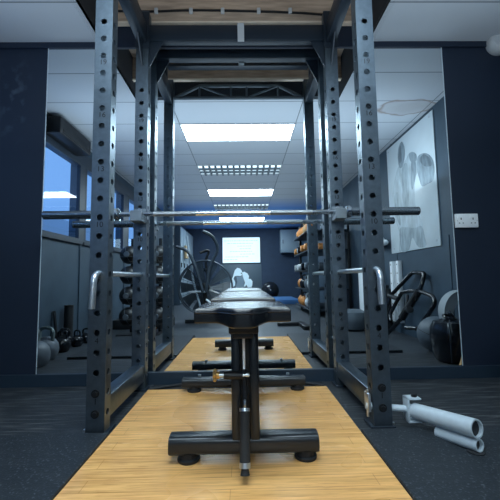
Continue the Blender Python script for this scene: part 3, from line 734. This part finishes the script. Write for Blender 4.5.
MB().tube(fillet([(fx0-0.02, fy0+0.10, 0.45), (fx0-0.12, fy0+0.09, 0.80), (fx0-0.24, fy0+0.08, 1.08), (fx0-0.42, fy0+0.12, 1.14)], 0.12), 0.024, 12).build('handle_arm', 'cagegrey', fb)
MB().tube(fillet([(fx0+0.04, fy0-0.2, 0.45), (fx0-0.02, fy0-0.2, 0.95), (fx0+0.06, fy0-0.2, 1.12), (fx0-0.1, fy0-0.15, 1.06)], 0.1), 0.02, 12).build('handle_arm', 'black', fb)
MB().tube([(fx0-0.30, fy0-0.12, 1.32), (fx0-0.18, fy0-0.02, 0.60), (fx0-0.05, fy0+0.02, 0.16)], 0.018, 10).build('link_arm', 'locker', fb)
for s in (-1, 1):
    pd = MB().cyl((fx0+0.02, fy0+0.08, 0.40+0.06*s), (fx0-0.16*s-0.02, fy0+0.08, 0.36+0.10*s), 0.014).build('crank', 'zinc', fb)
    MB().box(fx0-0.16*s-0.07, fx0-0.16*s+0.03, fy0+0.05, fy0+0.13, 0.34+0.10*s, 0.37+0.10*s, 0.006).build('pedal', 'cream', pd)
for y in (fy0+0.12, fy0-0.75):
    MB().box(fx0-0.28, fx0+0.28, y-0.03, y+0.03, 0, 0.055, 0.008).build('base_foot', 'black', fb)
MB().box(fx0-0.03, fx0+0.03, fy0-0.75, fy0+0.12, 0.05, 0.11, 0.008).build('base_beam', 'black', fb)
MB().cyl((fx0, fy0-0.6, 0.1), (fx0-0.02, fy0-0.62, 0.78), 0.028).build('seat_post', 'black', fb)
MB().sphere((fx0-0.02, fy0-0.60, 0.80), 0.13, (0.9, 1.0, 0.32)).build('saddle', 'vinyl', fb)
MB().cyl((fx0, fy0+0.02, 0.08), (fx0, fy0+0.02, 0.50), 0.03).build('front_post', 'black', fb)
tag(MB().box(-1.55, -1.10, -0.98, -0.62, 0.0, 0.42, 0.03).build('plyometric_box', 'rubber'), 'black padded jump box left of the air bike', 'jump box')
# lockers along the left wall at the far end
for i in range(5):
    y0 = -6.28+0.42*i
    t = thing('locker', ['pale grey locker in the far left corner', 'second pale grey locker from the far corner', 'middle one of the five pale grey lockers', 'pale grey locker behind the framed clock', 'pale grey locker nearest the air bike'][i], 'locker', (XW0+0.13, y0+0.2, 0), 'pale lockers along the left wall')
    MB().box(XW0+0.002, XW0+0.25, y0, y0+0.405, 0, 2.02, 0.004).build('body', 'greywall', t)
    d_ = MB().box(XW0+0.25, XW0+0.268, y0+0.02, y0+0.385, 0.06, 1.98, 0.004).build('door', 'locker', t)
    MB().box(XW0+0.268, XW0+0.29, y0+0.33, y0+0.35, 0.95, 1.07, 0.003).build('handle', 'black', d_)
ck = thing('framed_clock', 'square wooden framed clock hung on the locker door', 'clock', (XW0+0.27, -4.72, 1.37))
MB().box(XW0+0.292, XW0+0.35, -4.88, -4.56, 1.20, 1.54, 0.012).build('frame', 'clockw', ck)
MB().lathe((XW0+0.345, -4.72, 1.37), [(0.11, 0), (0.11, 0.012), (0.02, 0.014)], 28, (1, 0, 0)).build('dial', 'white', ck)
MB().lathe((XW0+0.3, -4.72, 1.20), [(0.11, 0), (0.11, 0.012), (0.02, 0.014)], 28, (0, 1, 0)).build('dial_back', 'white', ck) if False else None

# --- rear wall
sn = thing('wall_whiteboard', 'bright screen with rows of faint grey writing on the rear wall', 'whiteboard', (-0.09, YR+0.03, 1.12))
MB().box(-0.70, 0.53, YR+0.002, YR+0.035, 1.115, 1.965, 0.004).build('frame', 'winframe', sn)
MB().box(-0.675, 0.505, YR+0.034, YR+0.04, 1.14, 1.94).build('white_face', 'whiteboard', sn, False)
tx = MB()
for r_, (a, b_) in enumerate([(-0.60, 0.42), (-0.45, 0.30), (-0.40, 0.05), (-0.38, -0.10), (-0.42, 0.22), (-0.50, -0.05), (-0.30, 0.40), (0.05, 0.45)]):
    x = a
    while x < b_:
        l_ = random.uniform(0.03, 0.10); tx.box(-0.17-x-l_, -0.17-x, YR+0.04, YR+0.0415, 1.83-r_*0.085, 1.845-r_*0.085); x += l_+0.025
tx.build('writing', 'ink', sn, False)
lp = thing('logo_panel', 'dark grey panel with a white ape shaped gym emblem below the screen', 'sign', (-0.11, YR+0.02, 0.0))
MB().box(-0.77, 0.545, YR+0.002, YR+0.02, 0.0, 1.10, 0.003).build('board', 'panel', lp)
def flat(pts, y, mtl, nm_, parent):
    # px of a 65 px crop mapped on the panel: u right, v up
    MB().prism([(x, y, z) for x, z in pts], (0, 0.003, 0)).build(nm_, mtl, parent, False)
def LU(u, v): return (-0.684+(u-100)/290*1.194, 1.137-(v-255)*0.004175)
flat([LU(*p) for p in [(145, 445), (150, 420), (163, 392), (178, 360), (184, 340), (194, 310), (212, 292), (232, 296), (246, 312), (250, 326), (236, 332), (250, 342), (240, 354), (208, 352), (192, 356), (184, 372), (196, 400), (194, 425), (178, 436), (170, 446)]], YR+0.02, 'logo', 'emblem', lp)
flat([LU(*p) for p in [(248, 326), (268, 322), (290, 335), (302, 356), (298, 376), (316, 378), (328, 396), (326, 425), (318, 440), (290, 438), (280, 420), (270, 436), (262, 430), (270, 405), (262, 380), (254, 356)]], YR+0.02, 'logo', 'emblem', lp)
flat([LU(*p) for p in [(205, 356), (240, 358), (250, 345), (262, 380), (262, 440), (200, 445), (200, 430), (212, 400)]], YR+0.02, 'logog', 'emblem_shade', lp)
gb = thing('stability_ball', 'large dark exercise ball resting by the rear wall', 'exercise ball', (0.76, -5.75, 0.0))
MB().sphere((0.76, -5.75, 0.27), 0.27).build('ball', 'blackg', gb)
MB().cyl((0.76, -5.487, 0.30), (0.76, -5.480, 0.30), 0.012).build('valve', 'cream', gb)
tag(MB().box(0.45, 1.35, -5.3, -3.9, 0, 0.12, 0.03).build('crash_mat', 'bluemat'), 'blue padded exercise mat on the floor before the exercise ball', 'exercise mat')
wc = thing('wall_cabinet', 'pale blue-grey wall cabinet high in the far right corner', 'cabinet', (1.45, YR+0.15, 1.5))
MB().box(1.14, 1.74, YR+0.002, YR+0.30, 1.42, 2.14, 0.006).build('body', 'locker', wc)
d_ = MB().box(1.16, 1.72, YR+0.30, YR+0.318, 1.44, 2.12, 0.004).build('door', 'locker', wc); MB().box(1.20, 1.215, YR+0.318, YR+0.34, 1.70, 1.82, 0.003).build('handle', 'black', d_)

# --- right side: tall open shelf with small weights
sh = thing('storage_rack', 'tall black open rack crowded with small weights along the right wall', 'storage rack', (1.40, -1.9, 0))
for x in (1.19, 1.74):
    for y in (-2.75, -1.25): MB().box(x-0.02, x+0.02, y-0.02, y+0.02, 0, 1.72, 0.003).build('post', 'black', sh)
lev = [0.12, 0.45, 0.78, 1.11, 1.44]
for z in lev: MB().box(1.06, 1.76, -2.77, -1.23, z-0.02, z, 0.003).build('shelf', 'steel_d', sh)
lvn = ['bottom', 'second', 'middle', 'fourth', 'top']
cols = [['greyball', 'cream', 'orange', 'orange'], ['cream', 'greyball', 'blackg', 'orange'], ['greyball', 'blackg', 'cream', 'cream'], ['orange', 'orange', 'blackg', 'orange'], ['orange', 'tan', 'orange', 'orange']]
cn = {'greyball': 'grey', 'cream': 'white', 'orange': 'orange', 'blackg': 'black', 'tan': 'tan'}
pos = ['at the near end', 'second from the near end', 'third from the near end', 'at the far end']
for i, z in enumerate(lev):
    for j in range(4):
        y = -1.42-0.37*j; cl_ = cols[i][j]
        lab = '%s weight on the %s shelf of the tall rack, %s' % (cn[cl_], lvn[i], pos[j])
        if i in (0, 1, 4): kettlebell(1.15+0.02*(j % 2), y, 0.092, lab.replace('weight', 'kettlebell'), 'small weights on the tall rack', cl_, cl_ if cl_ != 'orange' else 'black', z, 0.6*j)
        else:
            t = thing('dumbbell', lab.replace('weight', 'dumbbell'), 'dumbbell', (1.2, y, z), 'small weights on the tall rack')
            MB().cyl((1.08, y, z+0.062), (1.32, y, z+0.062), 0.016).build('handle', 'chrome', t)
            for x0_, x1_ in ((1.03, 1.13), (1.27, 1.37)): MB().lathe((x0_, y, z+0.062), [(0.05, 0), (0.06, 0.012), (0.06, x1_-x0_-0.012), (0.05, x1_-x0_)], 10, (1, 0, 0)).build('head', cl_, t)
# low stand foot visible on the floor
tag(MB().box(0.44, 0.80, -0.36, -0.28, 0, 0.05, 0.01).box(0.72, 0.80, -0.36, 0.1, 0, 0.05, 0.01).build('stand_foot', 'black'), 'dark L shaped steel stand foot on the floor behind the bench', 'stand foot')
# white panels and a towel right of the rack
tag(MB().box(1.52, 1.74, -0.20, -0.02, 0.0, 0.75, 0.01).build('storage_bin', 'white'), 'pale grey bin standing between the right uprights', 'bin')
tw = thing('towel', 'crumpled white towel hung on the right wall above the pale bin', 'towel', (XW1-0.03, -0.1, 1.0))
t_ = MB()
for k in range(7): t_.sphere((XW1-0.09+random.uniform(-0.03, 0.03), -0.16+0.06*k, 1.08+0.03*math.sin(k*1.7)), 0.055, (0.9, 1.1, 0.7), 14, 10)
t_.build('cloth', 'white', tw)
MB().cyl((XW1, 0.0, 1.14), (XW1-0.08, 0.0, 1.13), 0.012).build('peg', 'black', tw)
tag(MB().lathe((1.32, 0.16, 0), [(0.10, 0), (0.15, 0.03), (0.17, 0.10), (0.17, 0.16), (0.15, 0.22), (0.09, 0.25)], 28).build('sand_bag', 'greyball'), 'squat grey ball bag on the floor behind the right upright', 'ball bag')
tag(MB().box(1.52, 1.76, 0.14, 0.26, 0.0, 0.50, 0.02).box(1.55, 1.74, 0.16, 0.24, 0.50, 0.54, 0.01).build('black_crate', 'rubber'), 'black crate beside the pale bin', 'crate')
rd = thing('bar_holder', 'white upright bar holder with small holes on the right wall', 'bar holder', (XW1-0.02, 0.36, 0.1))
MB().box(XW1-0.05, XW1-0.005, 0.28, 0.34, 0.12, 0.82, 0.004).build('rail', 'white', rd)
MB().box(XW1-0.05, XW1-0.005, 0.44, 0.50, 0.12, 0.82, 0.004).build('rail', 'white', rd)
MB().box(XW1-0.02, XW1-0.004, 0.34, 0.44, 0.14, 0.80, 0.002).build('back_plate', 'cream', rd)
hh = MB()
for z in (0.2, 0.32, 0.44, 0.56, 0.68, 0.78):
    for y in (0.31, 0.47): hh.cyl((XW1-0.052, y, z), (XW1-0.045, y, z), 0.008, seg=10)
hh.build('pegs', 'black', rd)
# poster on the right wall
ps = thing('wall_poster', 'large black and white picture of a bare-chested man raising his fists, on the right wall', 'poster', (XW1, 0.77, 0.915))
XPz = XW1-0.012
MB().box(XPz, XW1-0.001, 0.268, 1.275, 0.915, 2.195, 0.004).build('panel', 'posterw', ps)
def smooth2(pts, n=4):
    P = [Vector((*p, 0)) for p in pts]; m_ = len(P); out = []
    for i in range(m_):
        a, b, c, d = P[i-1], P[i], P[(i+1) % m_], P[(i+2) % m_]
        for k in range(n):
            t = k/n; q = 0.5*((2*b)+(c-a)*t+(2*a-5*b+4*c-d)*t*t+(3*b-a-3*c+d)*t**3); out.append((q.x, q.y))
    return out
def pflat(pts, mtl, nm_, lift):
    MB().prism([(XPz-lift, y, z) for y, z in smooth2(pts)], (0.0004, 0, 0)).build(nm_, mtl, ps, False)
pflat([(0.489, 1.833), (0.577, 1.898), (0.714, 1.904), (0.819, 1.954), (0.934, 1.909), (0.974, 1.81), (0.989, 1.722), (0.919, 1.661), (0.88, 1.537), (0.887, 1.367), (0.978, 1.185), (1.011, 1.052), (1.039, 0.938), (0.889, 0.936), (0.772, 1.049), (0.702, 0.925), (0.54, 0.922), (0.466, 0.939), (0.503, 1.119), (0.425, 1.28), (0.397, 1.475), (0.382, 1.633)], 'pf3', 'torso_shape', 0.001)
pflat([(0.584, 2.101), (0.666, 2.142), (0.718, 2.065), (0.72, 1.956), (0.653, 1.86), (0.577, 1.878), (0.556, 1.999)], 'pf1', 'raised_fist_shape', 0.0022)
pflat([(0.600, 2.08), (0.640, 2.11), (0.650, 2.02), (0.640, 1.93), (0.590, 1.92), (0.575, 2.0)], 'pf2', 'fist_shade', 0.0028)
pflat([(0.978, 1.842), (1.053, 1.854), (1.164, 1.811), (1.240, 1.725), (1.255, 1.627), (1.222, 1.534), (1.132, 1.525), (1.029, 1.529), (0.989, 1.606), (0.957, 1.726)], 'pf1', 'second_fist_shape', 0.0024)
pflat([(1.02, 1.82), (1.10, 1.83), (1.19, 1.76), (1.22, 1.68), (1.12, 1.70), (1.04, 1.76)], 'pf2', 'fist_shade', 0.0030)
pflat([(0.818, 1.944), (0.898, 1.93), (0.957, 1.884), (0.964, 1.827), (0.885, 1.822), (0.824, 1.872)], 'pf1', 'head_shape', 0.0020)
pflat([(0.649, 1.854), (0.752, 1.862), (0.763, 1.709), (0.767, 1.498), (0.695, 1.357), (0.63, 1.424), (0.614, 1.682)], 'pf4', 'torso_shade', 0.0016)
pflat([(0.862, 1.851), (0.946, 1.787), (0.903, 1.632), (0.828, 1.551), (0.821, 1.726)], 'pf1', 'torso_shade', 0.0018)
pflat([(0.427, 1.583), (0.511, 1.6), (0.521, 1.411), (0.546, 1.223), (0.473, 1.272), (0.42, 1.451)], 'pf4', 'torso_shade', 0.0016)
pflat([(0.509, 1.173), (0.674, 1.174), (0.848, 1.14), (0.985, 1.133), (1.020, 0.948), (0.89, 0.943), (0.785, 1.048), (0.688, 0.93), (0.527, 0.93)], 'pf4', 'shorts_shape', 0.0020)
for y, z in ((0.32, 2.15), (1.22, 2.15), (0.35, 0.965), (1.22, 0.97)):
    MB().cyl((XPz-0.004, y, z), (XPz, y, z), 0.010, seg=12).build('fixing_screw', 'zinc', ps)
# hex trap bar leaning on the wall
hb = thing('trap_bar', 'black open trap bar leaning upright against the right wall', 'trap bar', (1.55, 0.9, 0))
def HB(y, z): return (1.50+0.36*max(z, 0), y, max(z, 0.022))
MB().tube(fillet([HB(*p) for p in [(0.46, 0.18), (0.46, 0.42), (0.80, 0.68), (1.05, 0.67), (1.05, 0.48), (0.84, 0.20), (0.64, 0.02), (0.46, 0.02)]], 0.04, 5), 0.021, 12).build('main_frame', 'blackg', hb)
MB().tube(fillet([HB(*p) for p in [(0.66, 0.17), (0.58, 0.22), (0.70, 0.47), (0.90, 0.50), (1.12, 0.49), (1.31, 0.46), (1.36, 0.40), (1.27, 0.25), (1.22, 0.17), (1.00, 0.15)]], 0.04, 5), 0.019, 12).build('hex_frame', 'blackg', hb)
MB().tube([HB(1.04, 0.50), HB(0.86, 0.22)], 0.034, 10).build('side_plate', 'black', hb)
MB().tube([HB(0.84, 0.45), HB(0.88, 0.36), HB(0.84, 0.22)], 0.016, 10).build('brace', 'black', hb)
p0, p1 = Vector(HB(0.95, 0.31)), Vector(HB(1.20, 0.34)); p1.x -= 0.12
MB().cyl(p0, p1, 0.030, seg=20).build('sleeve', 'black', hb)
MB().cyl(HB(0.66, 0.40), (HB(0.52, 0.44)[0]-0.04, 0.50, 0.43), 0.024, seg=16).build('sleeve', 'black', hb)
# bags at the right
bg = thing('punch_bag', 'glossy black leather punch bag standing on the floor at the right mirror edge', 'punch bag', (1.54, 1.73, 0))
bgx, bgy = 1.54, 1.73
MB().lathe((bgx, bgy, 0), [(0.08, 0), (0.11, 0.02), (0.128, 0.08), (0.138, 0.18), (0.134, 0.25), (0.11, 0.300), (0.05, 0.318), (0.01, 0.32)], 36).build('body', 'silverbag', bg)
for k in range(4):
    a = 2*PI*k/4+0.6; MB().tube([(bgx+r_*math.cos(a), bgy+r_*math.sin(a), z) for r_, z in ((0.112, 0.02), (0.131, 0.08), (0.141, 0.18), (0.137, 0.25), (0.113, 0.301), (0.05, 0.320))], 0.003, 6).build('seam', 'cagegrey', bg)
for c_, ax, rr in (((bgx, bgy, 0.330), (0.2, 0.3, 1), 0.045), ((bgx+0.03, bgy-0.03, 0.335), (1, 0.3, 0.4), 0.036)): MB().torus(c_, rr, 0.010, ax, 24, 8).build('strap', 'blackg', bg)
gbg = thing('slam_ball', 'dark grey heavy ball on the floor behind the black punch bag', 'slam ball', (1.62, 1.385, 0))
MB().sphere((1.62, 1.395, 0.150), 0.150).build('ball', 'greyball', gbg)
MB().torus((1.62, 1.395, 0.150), 0.149, 0.003, (0.3, 0.2, 1), 40, 6).build('seam', 'black', gbg)
cr = thing('bag_cover', 'pale grey curved padded collar above the punch bag on the right', 'pad', (1.66, 1.545, 0.30))
b = bmesh.new(); R = []
for k in range(21):
    tt = k/20; a = math.radians(196-112*tt); ri = 0.125; ro = ri + 0.080*(0.75+0.25*math.sin(PI*tt)); hy = 0.045
    c0 = Vector((1.785, 1.545, 0.325))
    R.append([b.verts.new(c0 + Vector((r_*math.cos(a)*1.02, dy, r_*math.sin(a)*1.05))) for r_, dy in ((ri, -hy), (ro, -hy), (ro, hy), (ri, hy))])
for i in range(20):
    for j in range(4): b.faces.new((R[i][j], R[i][(j+1) % 4], R[i+1][(j+1) % 4], R[i+1][j]))
b.faces.new(R[0]); b.faces.new(R[-1][::-1]); bmesh.ops.recalc_face_normals(b, faces=b.faces[:])
m_ = MB(); m_._merge(b); m_.build('collar', 'fabric', cr)
tag(MB().tube([(1.465, 1.935, 0.014), (1.775, 1.93, 0.86)], 0.013, 12).build('wooden_stick', 'stick'), 'brown wooden stick leaning on the right wall in front of the punch bag', 'stick')

# ------------------------------------------------------------------ outside and light
w = bpy.data.worlds.new('World'); sc.world = w; w.use_nodes = True
bgn = w.node_tree.nodes['Background']; bgn.inputs[0].default_value = (0.16, 0.32, 0.62, 1); bgn.inputs[1].default_value = 0.9

def ceiling_fill(x, y, z, sx, sy, e):  # added lamp without a fixture, aimed up to brighten the ceiling
    l = bpy.data.lights.new('added_ceiling_fill', 'AREA'); l.shape = 'RECTANGLE'; l.size = sx; l.size_y = sy; l.energy = e; l.color = (0.72, 0.88, 1.0)
    o = bpy.data.objects.new('added_ceiling_fill', l); COL.objects.link(o); o.location = (x, y, z); o.rotation_euler = (PI, 0, 0)
ceiling_fill(0.0, -2.6, 1.50, 2.8, 6.4, 16)
ceiling_fill(0.0, 1.12, 1.50, 3.4, 0.6, 11)
# ------------------------------------------------------------------ camera
f, pitch, roll, yaw = 333.4, 0.0848, -0.0153, 0.0181
F = Vector((math.sin(yaw)*math.cos(pitch), math.cos(yaw)*math.cos(pitch), math.sin(pitch)))
R0 = Vector((math.cos(yaw), -math.sin(yaw), 0)); U0 = R0.cross(F)
Rv = R0*math.cos(roll)+U0*math.sin(roll); Uv = -R0*math.sin(roll)+U0*math.cos(roll)
cam = bpy.data.cameras.new('Camera'); co = bpy.data.objects.new('Camera', cam); COL.objects.link(co)
mt = Matrix((Rv, Uv, -F)).transposed().to_4x4(); mt.translation = Vector((0, 0, 0.6461)); co.matrix_world = mt
cam.sensor_width = 36; cam.lens = 36*f/500; cam.clip_start = 0.02
sc.camera = co
sc.view_settings.view_transform = 'Standard'; sc.view_settings.look = 'None'; sc.view_settings.exposure = 0.9
sc.cycles.max_bounces = 10; sc.cycles.glossy_bounces = 6; sc.cycles.diffuse_bounces = 4
sc.cycles.sample_clamp_indirect = 6.0
